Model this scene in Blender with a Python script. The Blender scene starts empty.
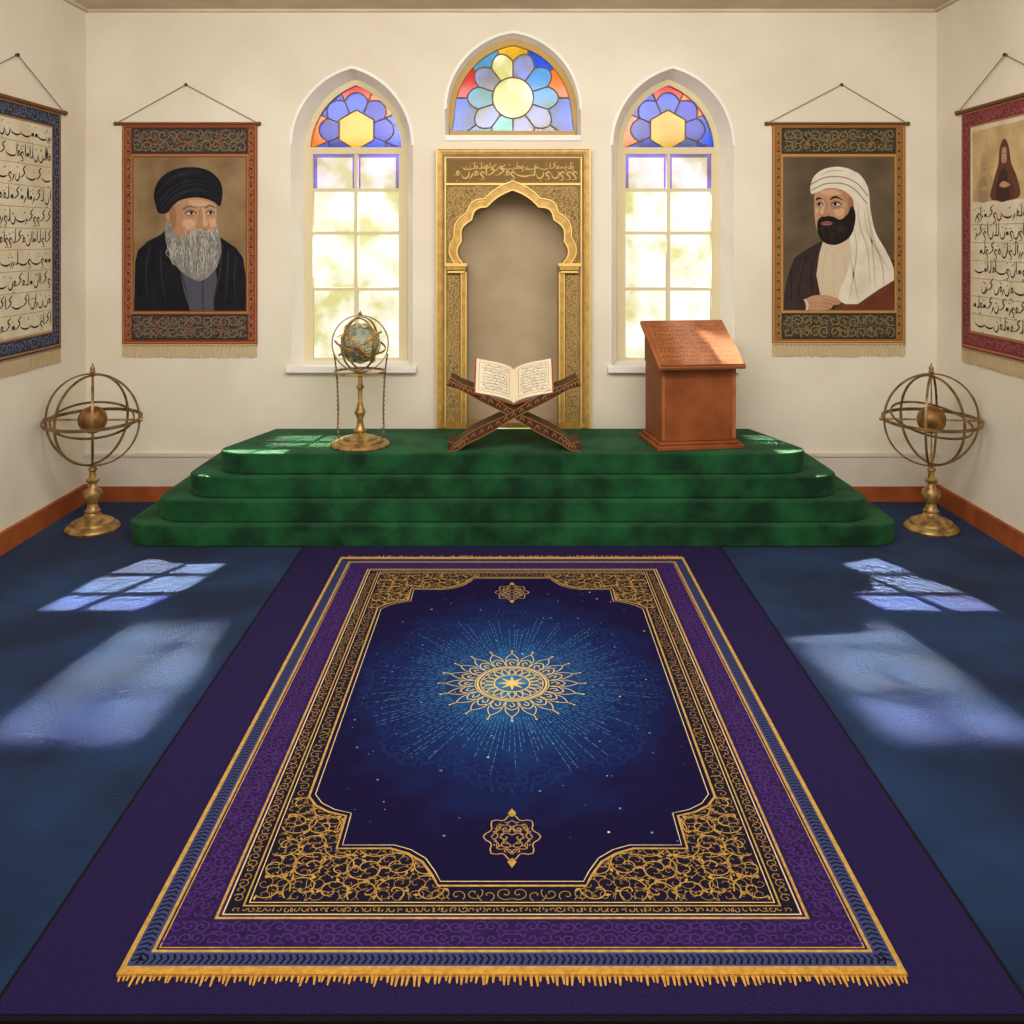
import bpy, math, random
from math import sin, cos, pi, radians, sqrt, hypot, atan2
from mathutils import Vector, Matrix
D=6.65; F=920.0; CH=1.9; HY=238.0; S=D/F
scene=bpy.context.scene
try:
    scene.view_settings.view_transform='Standard'
except Exception: pass

def lin(c):
    r=[]
    for x in c:
        x=x/255.0
        r.append(x/12.92 if x<=0.04045 else ((x+0.055)/1.055)**2.4)
    return (r[0],r[1],r[2],1.0)
_m={}
def M(name,rgb,rough=.75,metal=0.0,rgb2=None,vs=8,bump=0,bs=60,detail=4,sheen=0,lo=.35,hi=.65,tint=None):
    if name in _m: return _m[name]
    m=bpy.data.materials.new(name); m.use_nodes=True; nt=m.node_tree; N=nt.nodes; L=nt.links
    b=N['Principled BSDF']; b.inputs['Base Color'].default_value=lin(rgb)
    b.inputs['Roughness'].default_value=rough; b.inputs['Metallic'].default_value=metal
    if metal==0: b.inputs['Specular IOR Level'].default_value=.2
    if sheen:
        b.inputs['Sheen Weight'].default_value=sheen
        if tint: b.inputs['Sheen Tint'].default_value=tint
    if rgb2 or bump:
        tc=N.new('ShaderNodeTexCoord')
    if rgb2:
        n=N.new('ShaderNodeTexNoise'); n.inputs['Scale'].default_value=vs; n.inputs['Detail'].default_value=detail
        L.new(tc.outputs['Object'],n.inputs['Vector'])
        r=N.new('ShaderNodeValToRGB'); r.color_ramp.elements[0].position=lo; r.color_ramp.elements[1].position=hi
        r.color_ramp.elements[0].color=lin(rgb); r.color_ramp.elements[1].color=lin(rgb2)
        L.new(n.outputs['Fac'],r.inputs['Fac']); L.new(r.outputs['Color'],b.inputs['Base Color'])
    if bump:
        n2=N.new('ShaderNodeTexNoise'); n2.inputs['Scale'].default_value=bs; n2.inputs['Detail'].default_value=3
        L.new(tc.outputs['Object'],n2.inputs['Vector'])
        bp=N.new('ShaderNodeBump'); bp.inputs['Strength'].default_value=bump; bp.inputs['Distance'].default_value=.01
        L.new(n2.outputs['Fac'],bp.inputs['Height']); L.new(bp.outputs['Normal'],b.inputs['Normal'])
    _m[name]=m; return m
def G(name,rgb,gl=.03):
    if name in _m: return _m[name]
    m=bpy.data.materials.new(name); m.use_nodes=True; nt=m.node_tree; N=nt.nodes; L=nt.links
    N.remove(N['Principled BSDF']); out=N['Material Output']
    t=N.new('ShaderNodeBsdfTransparent'); tr=N.new('ShaderNodeBsdfTranslucent'); g=N.new('ShaderNodeBsdfGlossy')
    t.inputs['Color'].default_value=lin(rgb); tr.inputs['Color'].default_value=lin(rgb); g.inputs['Roughness'].default_value=.1
    a=N.new('ShaderNodeMixShader'); a.inputs['Fac'].default_value=.01
    L.new(t.outputs[0],a.inputs[1]); L.new(tr.outputs[0],a.inputs[2])
    c=N.new('ShaderNodeMixShader'); c.inputs['Fac'].default_value=gl
    L.new(a.outputs[0],c.inputs[1]); L.new(g.outputs[0],c.inputs[2]); L.new(c.outputs[0],out.inputs[0])
    _m[name]=m; return m

# ---------- helpers
def crom(p,n=5,closed=True):
    out=[];N=len(p)
    rng=range(N) if closed else range(N-1)
    for i in rng:
        if closed: a,b,c,d=p[i-1],p[i],p[(i+1)%N],p[(i+2)%N]
        else: a,b,c,d=p[max(i-1,0)],p[i],p[i+1],p[min(i+2,N-1)]
        for k in range(n):
            t=k/n
            out.append(tuple(.5*((2*b[j])+(-a[j]+c[j])*t+(2*a[j]-5*b[j]+4*c[j]-d[j])*t*t+(-a[j]+3*b[j]-3*c[j]+d[j])*t**3) for j in range(len(b))))
    if not closed: out.append(tuple(p[-1]))
    return out
def inpoly(x,y,P):
    c=False;j=len(P)-1
    for i in range(len(P)):
        if (P[i][1]>y)!=(P[j][1]>y) and x<(P[j][0]-P[i][0])*(y-P[i][1])/(P[j][1]-P[i][1])+P[i][0]: c=not c
        j=i
    return c
def fillshape(outer,holes,thick):
    cu=bpy.data.curves.new('t','CURVE'); cu.dimensions='2D'; cu.fill_mode='BOTH'; cu.extrude=thick/2
    for lp in [outer]+holes:
        sp=cu.splines.new('POLY'); sp.points.add(len(lp)-1)
        for i,q in enumerate(lp): sp.points[i].co=(q[0],q[1],0,1)
        sp.use_cyclic_u=True
    ob=bpy.data.objects.new('t',cu); scene.collection.objects.link(ob)
    bpy.context.view_layer.update()
    me=bpy.data.meshes.new_from_object(ob.evaluated_get(bpy.context.evaluated_depsgraph_get()))
    v=[tuple(x.co) for x in me.vertices]; f=[tuple(p.vertices) for p in me.polygons]
    bpy.data.objects.remove(ob); bpy.data.curves.remove(cu); bpy.data.meshes.remove(me)
    return v,f
class MB:
    def __init__(s,xf=None): s.v=[];s.f=[];s.m=[];s.xf=xf
    def add(s,vs,fs,mat=0):
        b=len(s.v); s.v+=[s.xf(p) for p in vs] if s.xf else [tuple(p) for p in vs]
        for f in fs: s.f.append(tuple(b+i for i in f)); s.m.append(mat)
    def poly(s,pts,h,mat=0): s.add([(p[0],p[1],h) for p in pts],[tuple(range(len(pts)))],mat)
    def blob(s,pts,h,mat=0): s.poly(crom(pts,5),h,mat)
    def rect(s,x0,x1,y0,y1,h,mat=0): s.poly([(x0,y0),(x1,y0),(x1,y1),(x0,y1)],h,mat)
    def frame(s,x0,x1,y0,y1,w,h,mat=0,wy=None):
        wy=wy or w
        s.rect(x0,x1,y0,y0+wy,h,mat);s.rect(x0,x1,y1-wy,y1,h,mat);s.rect(x0,x0+w,y0+wy,y1-wy,h,mat);s.rect(x1-w,x1,y0+wy,y1-wy,h,mat)
    def disc(s,x,y,r,h,mat=0,n=10,ry=None):
        ry=ry or r; s.poly([(x+r*cos(2*pi*i/n),y+ry*sin(2*pi*i/n)) for i in range(n)],h,mat)
    def offs(s,pts,w,closed):
        n=len(pts);A=[];B=[]
        for i,p in enumerate(pts):
            if closed: a,b=pts[i-1],pts[(i+1)%n]
            else: a,b=pts[max(i-1,0)],pts[min(i+1,n-1)]
            dx,dy=b[0]-a[0],b[1]-a[1];l=hypot(dx,dy) or 1
            ww=(w(i/(max(n-1,1))) if callable(w) else w)/2
            nx,ny=-dy/l*ww,dx/l*ww
            A.append((p[0]+nx,p[1]+ny));B.append((p[0]-nx,p[1]-ny))
        return A,B
    def rib(s,pts,w,h,mat=0,closed=False):
        if len(pts)<2: return
        A,B=s.offs(pts,w,closed);n=len(pts)
        s.add([(a[0],a[1],h) for a in A]+[(b[0],b[1],h) for b in B],[(i,(i+1)%n,n+(i+1)%n,n+i) for i in range(n if closed else n-1)],mat)
    def bar(s,pts,w,h0,h1,mat=0,closed=False):
        A,B=s.offs(pts,w,closed);n=len(pts)
        vs=[(a[0],a[1],h1) for a in A]+[(b[0],b[1],h1) for b in B]+[(b[0],b[1],h0) for b in B]+[(a[0],a[1],h0) for a in A]
        fs=[]
        for i in range(n if closed else n-1):
            j=(i+1)%n
            for k in range(4):
                k2=(k+1)%4; fs.append((k*n+i,k*n+j,k2*n+j,k2*n+i))
        if not closed: fs+=[(0,n,2*n,3*n),(n-1,2*n-1,3*n-1,4*n-1)]
        s.add(vs,fs,mat)
    def box(s,x0,x1,y0,y1,z0,z1,mat=0):
        s.add([(x0,y0,z0),(x1,y0,z0),(x1,y1,z0),(x0,y1,z0),(x0,y0,z1),(x1,y0,z1),(x1,y1,z1),(x0,y1,z1)],
              [(3,2,1,0),(4,5,6,7),(0,1,5,4),(1,2,6,5),(2,3,7,6),(3,0,4,7)],mat)
    def prism(s,pts,a0,a1,mat=0,axis='z'):
        n=len(pts)
        def q(p,a): return (p[0],p[1],a) if axis=='z' else ((p[0],a,p[1]) if axis=='y' else (a,p[0],p[1]))
        s.add([q(p,a0) for p in pts]+[q(p,a1) for p in pts],[tuple(reversed(range(n))),tuple(range(n,2*n))]+[(i,(i+1)%n,n+(i+1)%n,n+i) for i in range(n)],mat)
    def tube(s,pts,r,mat=0,seg=8,closed=False):
        n=len(pts);pts=[Vector(p) for p in pts];vs=[];fs=[]
        up=None
        for i,p in enumerate(pts):
            t=(pts[(i+1)%n]-pts[i-1]) if closed else (pts[min(i+1,n-1)]-pts[max(i-1,0)])
            t.normalize()
            if up is None: up=Vector((0,0,1)) if abs(t.z)<.9 else Vector((0,1,0))
            a=t.cross(up); 
            if a.length<1e-4: a=t.cross(Vector((1,0,0)))
            a.normalize(); b=a.cross(t); up=b
            rr=r[i] if isinstance(r,(list,tuple)) else r
            for k in range(seg): vs.append(tuple(p+a*rr*cos(2*pi*k/seg)+b*rr*sin(2*pi*k/seg)))
        for i in range(n if closed else n-1):
            j=(i+1)%n
            for k in range(seg): fs.append((i*seg+k,i*seg+(k+1)%seg,j*seg+(k+1)%seg,j*seg+k))
        if not closed: fs+=[tuple(range(seg)),tuple((n-1)*seg+k for k in reversed(range(seg)))]
        s.add(vs,fs,mat)
    def lathe(s,prof,c,mat=0,seg=28,axis=None):
        vs=[];fs=[];n=len(prof)
        for (r,z) in prof:
            for k in range(seg): vs.append((c[0]+r*cos(2*pi*k/seg),c[1]+r*sin(2*pi*k/seg),c[2]+z))
        for i in range(n-1):
            for k in range(seg): fs.append((i*seg+k,i*seg+(k+1)%seg,(i+1)*seg+(k+1)%seg,(i+1)*seg+k))
        fs+=[tuple(reversed(range(seg))),tuple((n-1)*seg+k for k in range(seg))]
        s.add(vs,fs,mat)
    def sphere(s,c,r,mat=0,seg=28,rings=16,sz=1):
        s.lathe([(max(r*sin(pi*i/rings),1e-4),-r*sz*cos(pi*i/rings)) for i in range(rings+1)],c,mat,seg)
    def ringband(s,c,R,w,t,rot,mat=0,seg=64):
        vs=[];fs=[]
        for k in range(seg):
            a=2*pi*k/seg
            for (rr,zz) in ((R-t/2,-w/2),(R+t/2,-w/2),(R+t/2,w/2),(R-t/2,w/2)):
                vs.append(tuple(Vector(c)+rot@Vector((rr*cos(a),rr*sin(a),zz))))
        for k in range(seg):
            j=(k+1)%seg
            for q in range(4): fs.append((k*4+q,k*4+(q+1)%4,j*4+(q+1)%4,j*4+q))
        s.add(vs,fs,mat)
    def build(s,name,mats,parent=None,origin=None,smooth=True,ang=40,bevel=0,label=None):
        o=Vector(parent['_o']) if parent is not None else Vector(origin or (0,0,0))
        me=bpy.data.meshes.new(name); me.from_pydata([tuple(Vector(p)-o) for p in s.v],[],s.f)
        for mt in mats: me.materials.append(mt)
        me.polygons.foreach_set('material_index',s.m)
        me.update()
        if smooth:
            me.polygons.foreach_set('use_smooth',[True]*len(me.polygons))
            try: me.set_sharp_from_angle(angle=radians(ang))
            except Exception: pass
        ob=bpy.data.objects.new(name,me); scene.collection.objects.link(ob)
        if parent is not None: ob.parent=parent
        else: ob.location=o
        ob['_o']=tuple(o)
        if bevel:
            b=ob.modifiers.new('b','BEVEL'); b.width=bevel; b.segments=3; b.limit_method='ANGLE'
        if label: ob['label']=label
        return ob
def E(name,loc,label=None,cat=None,kind=None,group=None):
    e=bpy.data.objects.new(name,None); e.empty_display_size=.1; e.location=loc; e['_o']=tuple(loc)
    scene.collection.objects.link(e)
    if label: e['label']=label
    if cat: e['category']=cat
    if kind: e['kind']=kind
    if group: e['group']=group
    return e
def st(o,label,cat='room'):
    o['kind']='structure'; o['label']=label; o['category']=cat; return o

def cal(mb,x0,x1,yb,H,w,h,mat,rg,sy=1):
    dx=1 if x1>x0 else -1; L=abs(x1-x0); c=0
    gl=[([(0,0),(.02,.5),(.0,.98)],.2,0),([(0,.3),(.05,-.05),(.28,-.28),(.58,-.18),(.68,.2)],.8,1),
        ([(0,.02),(.08,.27),(.14,.02),(.28,.24),(.36,.02),(.55,.0)],.56,2),([(0,0),(.06,.28),(.22,.33),(.26,.08),(.08,.0),(.5,-.03)],.5,1),
        ([(0,.2),(.1,-.02),(.32,-.36)],.3,1),([(0,1.0),(.03,.12),(.22,-.03),(.42,.02)],.42,0),([(-.1,.95),(.32,.62),(.08,.4),(.5,.05),(.9,0)],.85,0),
        ([(0,.1),(.15,.3),(.4,.12),(.2,-.1),(.1,-.35),(.5,-.42)],.55,2),([(0,.05),(.3,-.08),(.8,-.1),(1.3,.05),(1.42,.22)],1.45,2)]
    while c<L-.3*H:
        g,a,d=rg.choice(gl)
        if c+a*H>L: break
        P=crom([(x0+dx*(c+p[0]*H),yb+sy*p[1]*H) for p in g],4,False)
        mb.rib(P,lambda t:w*(.35+1.0*sin(pi*min(1,t*1.0+.08))),h,mat)
        if d and rg.random()<.7:
            yy=rg.choice((-.5,.5,.62))
            for k in range(rg.choice((1,2))):
                x=x0+dx*(c+(.25+.17*k)*H); y=yb+sy*yy*H; r=w*.65
                mb.poly([(x-r,y),(x,y-r),(x+r,y),(x,y+r)],h,mat)
        if rg.random()<.35:
            x=x0+dx*(c+.2*H); mb.rib([(x,yb+sy*.8*H),(x+dx*.2*H,yb+sy*.68*H)],w*.45,h,mat)
        c+=a*H+rg.choice((-.05,-.02,.06))*H
def vines(mb,inside,x0,x1,y0,y1,step,w,h,mat,rg,mir=((1,1),),cx=0,cy=0,leaf=True):
    nx=max(1,int(round((x1-x0)/step))); ny=max(1,int(round((y1-y0)/step)))
    sx=(x1-x0)/nx; sy=(y1-y0)/ny
    def emit(pts,ww,poly=False):
        for (mx,my) in mir:
            q=[(cx+(p[0]-cx)*mx,cy+(p[1]-cy)*my) for p in pts]
            if poly: mb.poly(q,h,mat)
            else: mb.rib(q,ww,h,mat)
    for i in range(nx):
        for j in range(ny):
            px=x0+(i+.5)*sx+rg.uniform(-.1,.1)*sx; py=y0+(j+.5)*sy+rg.uniform(-.1,.1)*sy
            a0=rg.uniform(0,2*pi); dr=1 if (i+j)%2 else -1; run=[];T=rg.uniform(1.0,1.5)
            for k in range(26):
                t=k/25; r=.62*step*(1-t)**.8+.04*step; a=a0+dr*t*2*pi*T
                x=px+r*cos(a);y=py+r*sin(a)
                if inside(x,y): run.append((x,y))
                else:
                    if len(run)>2: emit(run,w)
                    run=[]
                if leaf and k in (3,7,11,16):
                    lr=step*.22;aa=a+dr*.9
                    tip=(x+lr*cos(aa),y+lr*sin(aa))
                    if inside(x,y) and inside(*tip):
                        m1=(x+.5*lr*cos(aa+.5),y+.5*lr*sin(aa+.5)); m2=(x+.5*lr*cos(aa-.5),y+.5*lr*sin(aa-.5))
                        emit([(x,y),m1,tip,m2],0,True)
            if len(run)>2: emit(run,w)

def arch(cx,zb,zs,za,hw,n=16):
    H=za-zs; c=max((H*H-hw*hw)/(2*hw),0); R=hw+c
    a1=atan2(H,c) if c>0 else pi/2
    right=[(cx-c+R*cos(a1*k/n),zs+(R*sin(a1*k/n) if c>0 else H*sin(a1*k/n))) for k in range(n+1)]
    left=[(2*cx-p[0],p[1]) for p in right]
    return [(cx-hw,zb)]+left+list(reversed(right))[1:]+[(cx+hw,zb)]

# ---------- materials
WALL=M('cream_plaster',(230,221,205),.9,rgb2=(221,210,191),vs=1.6,bump=.1,bs=12)
WHITE=M('white_plaster',(241,237,230),.85,rgb2=(234,228,220),vs=3)
CEIL=M('ceiling_plaster',(212,197,172),.9,rgb2=(200,184,158),vs=3)
DADO=M('dado_paint',(214,202,188),.85,rgb2=(205,192,176),vs=3)
SKIRT=M('skirting_wood',(165,88,45),.5,rgb2=(140,70,35),vs=6)
CARPET=M('navy_carpet',(12,28,58),.95,rgb2=(24,52,92),vs=1.7,bump=.4,bs=90,detail=7,lo=.38,hi=.7,sheen=.04)
GREEN=M('green_velvet',(9,42,23),.9,rgb2=(24,82,44),vs=5,bump=.5,bs=50,detail=9,sheen=.12,lo=.36,hi=.66,tint=(.35,.75,.45,1))
GOLD=M('gilded_plaster',(200,158,78),.45,.15,rgb2=(174,132,58),vs=20)
GOLDL=M('bright_gilding',(230,192,106),.4,.2)
TAN=M('carved_tan',(152,124,78),.7,rgb2=(132,106,64),vs=10)
TANV=M('carved_scroll_gold',(192,157,95),.6)
NICHE=M('niche_plaster',(188,168,138),.9,rgb2=(174,154,124),vs=3)
FRAME=M('window_frame_paint',(214,200,164),.6)
FRAMEB=M('brown_frame',(185,152,92),.6)
LEAD=M('lead_came',(120,98,62),.5,.2)
BRASS=M('aged_brass',(190,152,90),.38,.45,rgb2=(120,90,50),vs=22)
BRASSD=M('dark_brass',(148,114,66),.42,.4,rgb2=(96,72,40),vs=16)
GLOBE=M('amber_globe',(150,102,44),.45,.3,rgb2=(84,58,30),vs=22)
GGREY=M('engraved_globe',(150,158,140),.5,.1,rgb2=(84,94,84),vs=24)
WOOD=M('mahogany',(142,78,40),.5,rgb2=(120,62,30),vs=5)
WOODL=M('mahogany_light',(160,98,56),.6,rgb2=(146,84,46),vs=8)
WOODK=M('carving_shadow',(96,52,28),.7)
DWOOD=M('walnut_dark',(82,50,28),.5,rgb2=(54,33,19),vs=14)
INK=M('black_ink',(40,34,34),.8)
PAPER=M('parchment',(218,206,180),.9,rgb2=(203,188,158),vs=6)
PAGE=M('page_paper',(224,212,186),.9)
ROD=M('scroll_rod_wood',(110,66,36),.5)
CORD=M('cord_fibre',(120,96,62),.9)
NAIL=M('iron_nail',(50,45,42),.5,.6)
FR=M('cream_fringe',(200,176,136),.95)

# ---------- room
XL,XR,YB,ZC=-3.08,3.07,-1.5,3.55
b=MB(); b.box(XL-.1,XR+.1,YB,D+.4,-.1,0); st(b.build('floor',[CARPET]),'navy blue mottled wall-to-wall carpet floor','floor')
b=MB(); b.box(XL-.1,XR+.1,YB,D+.4,ZC,ZC+.1); st(b.build('ceiling',[CEIL]),'plain beige plaster ceiling','ceiling')
b=MB(); b.box(XL-.1,XL,YB,D+.02,0,ZC); st(b.build('wall_left',[WALL]),'cream plaster side wall','wall')
b=MB(); b.box(XR,XR+.1,YB,D+.02,0,ZC); st(b.build('wall_right',[WALL]),'cream plaster side wall with wood baseboard','wall')
so={1:arch(-1.157,.975,2.57,3.135,.441),2:arch(1.160,.975,2.57,3.135,.441),3:arch(.007,2.623,2.83,3.39,.49)}
si={1:arch(-1.166,.99,2.553,3.065,.364),2:arch(1.169,.99,2.553,3.065,.364),3:arch(.007,2.663,2.80,3.335,.452)}
def wx(px): return (px-512)*S
def wz(py): return CH-(py-HY)*S
nh=[(wx(445),wz(430)),(wx(445),wz(186)),(wx(579),wz(186)),(wx(579),wz(430))]
v,f=fillshape([(XL,0),(XR,0),(XR,ZC),(XL,ZC)],[so[1],so[2],so[3],nh],.02)
b=MB(); b.add([(p[0],D+.01+p[2],p[1]) for p in v],f); st(b.build('wall_back',[WALL],smooth=False),'cream plaster end wall with arched windows and niche','wall')
# trims
b=MB(); b.box(XL+.0,XR,D-.02,D,.11,.33); b.box(XL,XR,D-.03,D,.325,.345); st(b.build('trim_1',[DADO]),'low beige dado band along the end wall','trim')
b=MB(); b.box(XL,XR,D-.025,D,0,.11); st(b.build('baseboard_back',[SKIRT]),'orange-brown wooden baseboard','baseboard')
b=MB(); b.box(XL,XL+.025,YB,D-.025,0,.13); st(b.build('baseboard_left',[SKIRT]),'orange-brown wooden baseboard','baseboard')
b=MB(); b.box(XR-.025,XR,YB,D-.025,0,.13); st(b.build('baseboard_right',[SKIRT]),'orange-brown wooden baseboard','baseboard')
b=MB(); b.box(XL,XR,D-.03,D,ZC-.02,ZC); b.box(XL,XL+.03,YB,D-.03,ZC-.02,ZC); b.box(XR-.03,XR,YB,D-.03,ZC-.02,ZC)
st(b.build('trim_2',[CEIL]),'thin beige cornice at the top of the walls','trim')

# ---------- windows
GC={'blue':G('glass_blue',(40,84,240)),'deep':G('glass_deep_blue',(30,36,205)),'sky':G('glass_sky',(92,166,244)),'lav':G('glass_lavender',(160,164,246)),
    'yel':G('glass_yellow',(252,196,60)),'wht':G('glass_warm_white',(255,252,230)),'org':G('glass_orange',(244,122,36)),'red':G('glass_red',(218,46,32)),
    'clr':G('glass_clear',(252,252,250)),'aqua':G('glass_aqua',(116,206,222)),'lil':G('glass_lilac',(240,234,252)),'vio':G('glass_violet',(150,128,244))}
gk=list(GC.keys()); gm=[GC[k] for k in gk]
def stained(b,c0,c1,out,radii,rings,y,lw,yl):
    n=len(out)
    def B(t):
        dx,dz=cos(t),sin(t);best=9
        for i in range(n):
            a=out[i];q=out[(i+1)%n];ex,ez=q[0]-a[0],q[1]-a[1];den=dx*ez-dz*ex
            if abs(den)<1e-9: continue
            r=((a[0]-c0)*ez-(a[1]-c1)*ex)/den; u=((a[0]-c0)*dz-(a[1]-c1)*dx)/den
            if r>0 and -1e-6<=u<=1+1e-6: best=min(best,r)
        return best
    LD=MB()
    for ri,(nn,off,cols) in enumerate(rings):
        f0=radii[ri]; f1=radii[ri+1]
        for k in range(nn):
            A=[];O=[];KS=8
            for q in range(KS+1):
                t=off+2*pi*(k+q/KS)/nn; bb=B(t)
                r0=min(f0(t),bb); r1=min(f1(t),bb) if f1 else bb
                A.append((c0+r0*cos(t),y,c1+r0*sin(t)));O.append((c0+r1*cos(t),y,c1+r1*sin(t)))
            fs=[(i,i+1,KS+2+i,KS+1+i) for i in range(KS)]
            b.add(A+O,fs,gk.index(cols[k%len(cols)]))
            if any(hypot(O[i][0]-A[i][0],O[i][2]-A[i][2])>.004 for i in range(KS+1)):
                LD.tube([(p[0],yl,p[2]) for p in O],lw,0,6)
                if f0(0)>0 and hypot(O[0][0]-A[0][0],O[0][2]-A[0][2])>.01: LD.tube([(A[0][0],yl,A[0][2]),(O[0][0],yl,O[0][2])],lw,0,6)
    return LD
def ngon(R,n,off=0):
    def f(t):
        a=((t-off)%(2*pi/n))-pi/n
        return R*cos(pi/n)/cos(a)
    return f
def mk_window(i,side):
    o=so[i]; n_=si[i]; yg=6.9 if side else 6.76
    e=E('window_%d'%i,((o[0][0]+o[-1][0])/2,D,o[0][1]),
        'tall pointed-arch window with stained glass top above beige panes' if side else 'pointed-arch stained glass window above the gilded niche','window','structure')
    b=MB(); N=len(o)
    b.add([(p[0],D-.002,p[1]) for p in o]+[(p[0],yg+.05,p[1]) for p in n_],[(k,(k+1)%N,N+(k+1)%N,N+k) for k in range(N)])
    P=MB(lambda p:(p[0],D-p[2],p[1])); P.bar(o[1:-1],.022,-.005,.008)
    if not side: P.bar([o[0],o[-1]],.04,-.005,.015)
    b.add(P.v,P.f); b.build('window_reveal',[WHITE],e)
    W=MB(lambda p:(p[0],yg-p[2],p[1]))
    W.bar(n_,.045,-.02,.03,0,True)
    x0,x1=n_[0][0],n_[-1][0];cx=(x0+x1)/2
    def gz(py): return CH-(py-HY)*(yg/F)
    if side:
        zt=gz(151)
        W.bar([(x0,zt),(x1,zt)],.05,-.02,.035)
        W.bar([(cx,n_[0][1]),(cx,zt)],.026,-.02,.025)
        for py in (190,233,289): W.bar([(x0,gz(py)),(x1,gz(py))],.022,-.015,.02)
        for xx in (x0+.028,x1-.028): W.bar([(xx,n_[0][1]),(xx,zt)],.03,-.02,.028)
        W.build('window_frame',[FRAME],e)
        g=MB()
        def pane(xa,xb,za,zb,c): g.add([(xa,yg,za),(xb,yg,za),(xb,yg,zb),(xa,yg,zb)],[(0,1,2,3)],gk.index(c))
        pane(x0,x1,n_[0][1],gz(190),'clr'); zz=gz(190)
        for xa,xb in ((x0,cx),(cx,x1)):
            el=.07 if xa==x0 else .03; er=.07 if xb==x1 else .03
            pane(xa,xa+el,zz,zt,'vio'); pane(xb-er,xb,zz,zt,'vio'); pane(xa+el,xb-er,zt-.05,zt,'vio'); pane(xa+el,xb-er,zz,zt-.05,'lil')
        g.build('window_pane',gm,e)
        lun=[(x0,zt)]+n_[1:-1]+[(x1,zt)]
        s=MB(); c1=gz(130)
        LD=stained(s,cx,c1,lun,[lambda t:0,ngon(.150,6,pi/6),lambda t:.275*(.84+.18*abs(sin(4*(t-pi/8)))),None],
            [(6,pi/6,['yel']),(8,pi/8,['deep','blue','blue','deep','deep','blue','blue','deep']),(8,pi/8,['org','red','deep','org','blue','deep','deep','blue'])],yg,.0055,yg-.006)
    else:
        W.build('window_frame',[FRAMEB],e)
        s=MB(); c1=gz(98); n=10
        LD=stained(s,cx,c1,n_,[lambda t:0,lambda t:.150,lambda t:.335*(.80+.20*abs(sin(5*(t-pi/10)))),None],
            [(12,0,['wht']),(n,pi/10,['sky','lav','wht','lav','sky','lav','aqua','lav','lav','sky']),(10,0,['org','blue','yel','sky','red','blue','sky','lav','lav','blue'])],yg,.006,yg-.006)
    s.build('stained_glass',gm,e,smooth=False)
    LD.build('lead_came',[LEAD],e)
    if side:
        b=MB(); b.box(o[0][0]-.03,o[-1][0]+.03,D-.05,D+.25,.93,.978); b.build('window_sill',[WHITE],e,bevel=.006)
mk_window(1,True); mk_window(2,True); mk_window(3,False)

# ---------- gilded niche (mihrab)
e=E('prayer_niche',(0.005,D,.525),'gilded carved prayer niche with lobed arch set in wall','prayer niche')
zb=.536
def cusp(pts,bulge,cx=512,first=False):
    out=[]
    for i in range(len(pts)-1):
        a,c=pts[i],pts[i+1];dx,dy=c[0]-a[0],c[1]-a[1];l=hypot(dx,dy)
        nx,ny=dy/l,-dx/l
        mx,my=(a[0]+c[0])/2,(a[1]+c[1])/2
        if nx*mx+ny*(my-262)<0: nx,ny=-nx,-ny
        for k in range(7):
            t=k/7;q=sin(pi*t)*bulge*(1 if i<len(pts)-2 else .45)
            out.append((a[0]+dx*t+nx*q,a[1]+dy*t+ny*q))
    out.append(pts[-1]); 
    right=[(cx+p[0],p[1]) for p in out]; left=[(cx-p[0],p[1]) for p in out]
    return left+list(reversed(right))[1:]
inn=cusp([(50,263),(51,241),(41,220),(26,207),(0,190)],5)
oute=cusp([(58,263),(58,237),(45.5,213),(28,199),(0,181.5)],5)
yb=HY+(CH-zb)/S
def wp(h0=0): return lambda p:((p[0]-511.5)*S+.002,D-h0-p[2],CH-(p[1]-HY)*S)
io=[(512-46,yb),(512-46,265)]+inn+[(512+46,265),(512+46,yb)]
v,f=fillshape([(437,150),(588,150),(588,yb)]+list(reversed(io))+[(437,yb)],[],1.0)
b=MB(wp()); b.add([(p[0],p[1],.02+p[2]*.04) for p in v],f,0); b.build('niche_surround',[TAN],e,smooth=False)
b=MB(wp())
b.frame(436,589,149,yb,6,.041,0,5); b.bar([(438.5,yb),(438.5,151.5),(586.5,151.5),(586.5,yb)],5,.03,.055,0)
b.bar([(436.5,yb),(436.5,149.5),(588.5,149.5),(588.5,yb)],1.2,.03,.06,1)
b.bar([(445,yb),(445,158),(580,158),(580,yb)],1.4,.038,.05,1)
b.bar([(445,184.5),(580,184.5)],1.8,.038,.052,1)
ar=[((p[0]+q[0])/2,(p[1]+q[1])/2) for p,q in zip(inn,oute)]
b.bar(ar,6.5,.03,.058,0)
b.bar(oute,1.2,.04,.068,1); b.bar(inn,1.5,.03,.068,1)
for sx in (-1,1):
    c=512+sx*56
    b.bar([(512+sx*48.5,272),(512+sx*48.5,yb)],4.6,.03,.058,0)
    b.bar([(512+sx*46.3,272),(512+sx*46.3,yb)],1.2,.03,.066,1); b.bar([(512+sx*51,272),(512+sx*51,yb)],1.0,.03,.066,1)
    b.bar([(c-11,264.5),(c+11,264.5)],3.2,.03,.085,1); b.bar([(c-9.5,268),(c+9.5,268)],3,.03,.075,0); b.bar([(c-8.5,271.5),(c+8.5,271.5)],2,.03,.08,1); b.bar([(c-11,yb-3),(c+11,yb-3)],6,.03,.075,0)
b.build('gilded_moulding',[GOLD,GOLDL],e)
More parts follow.
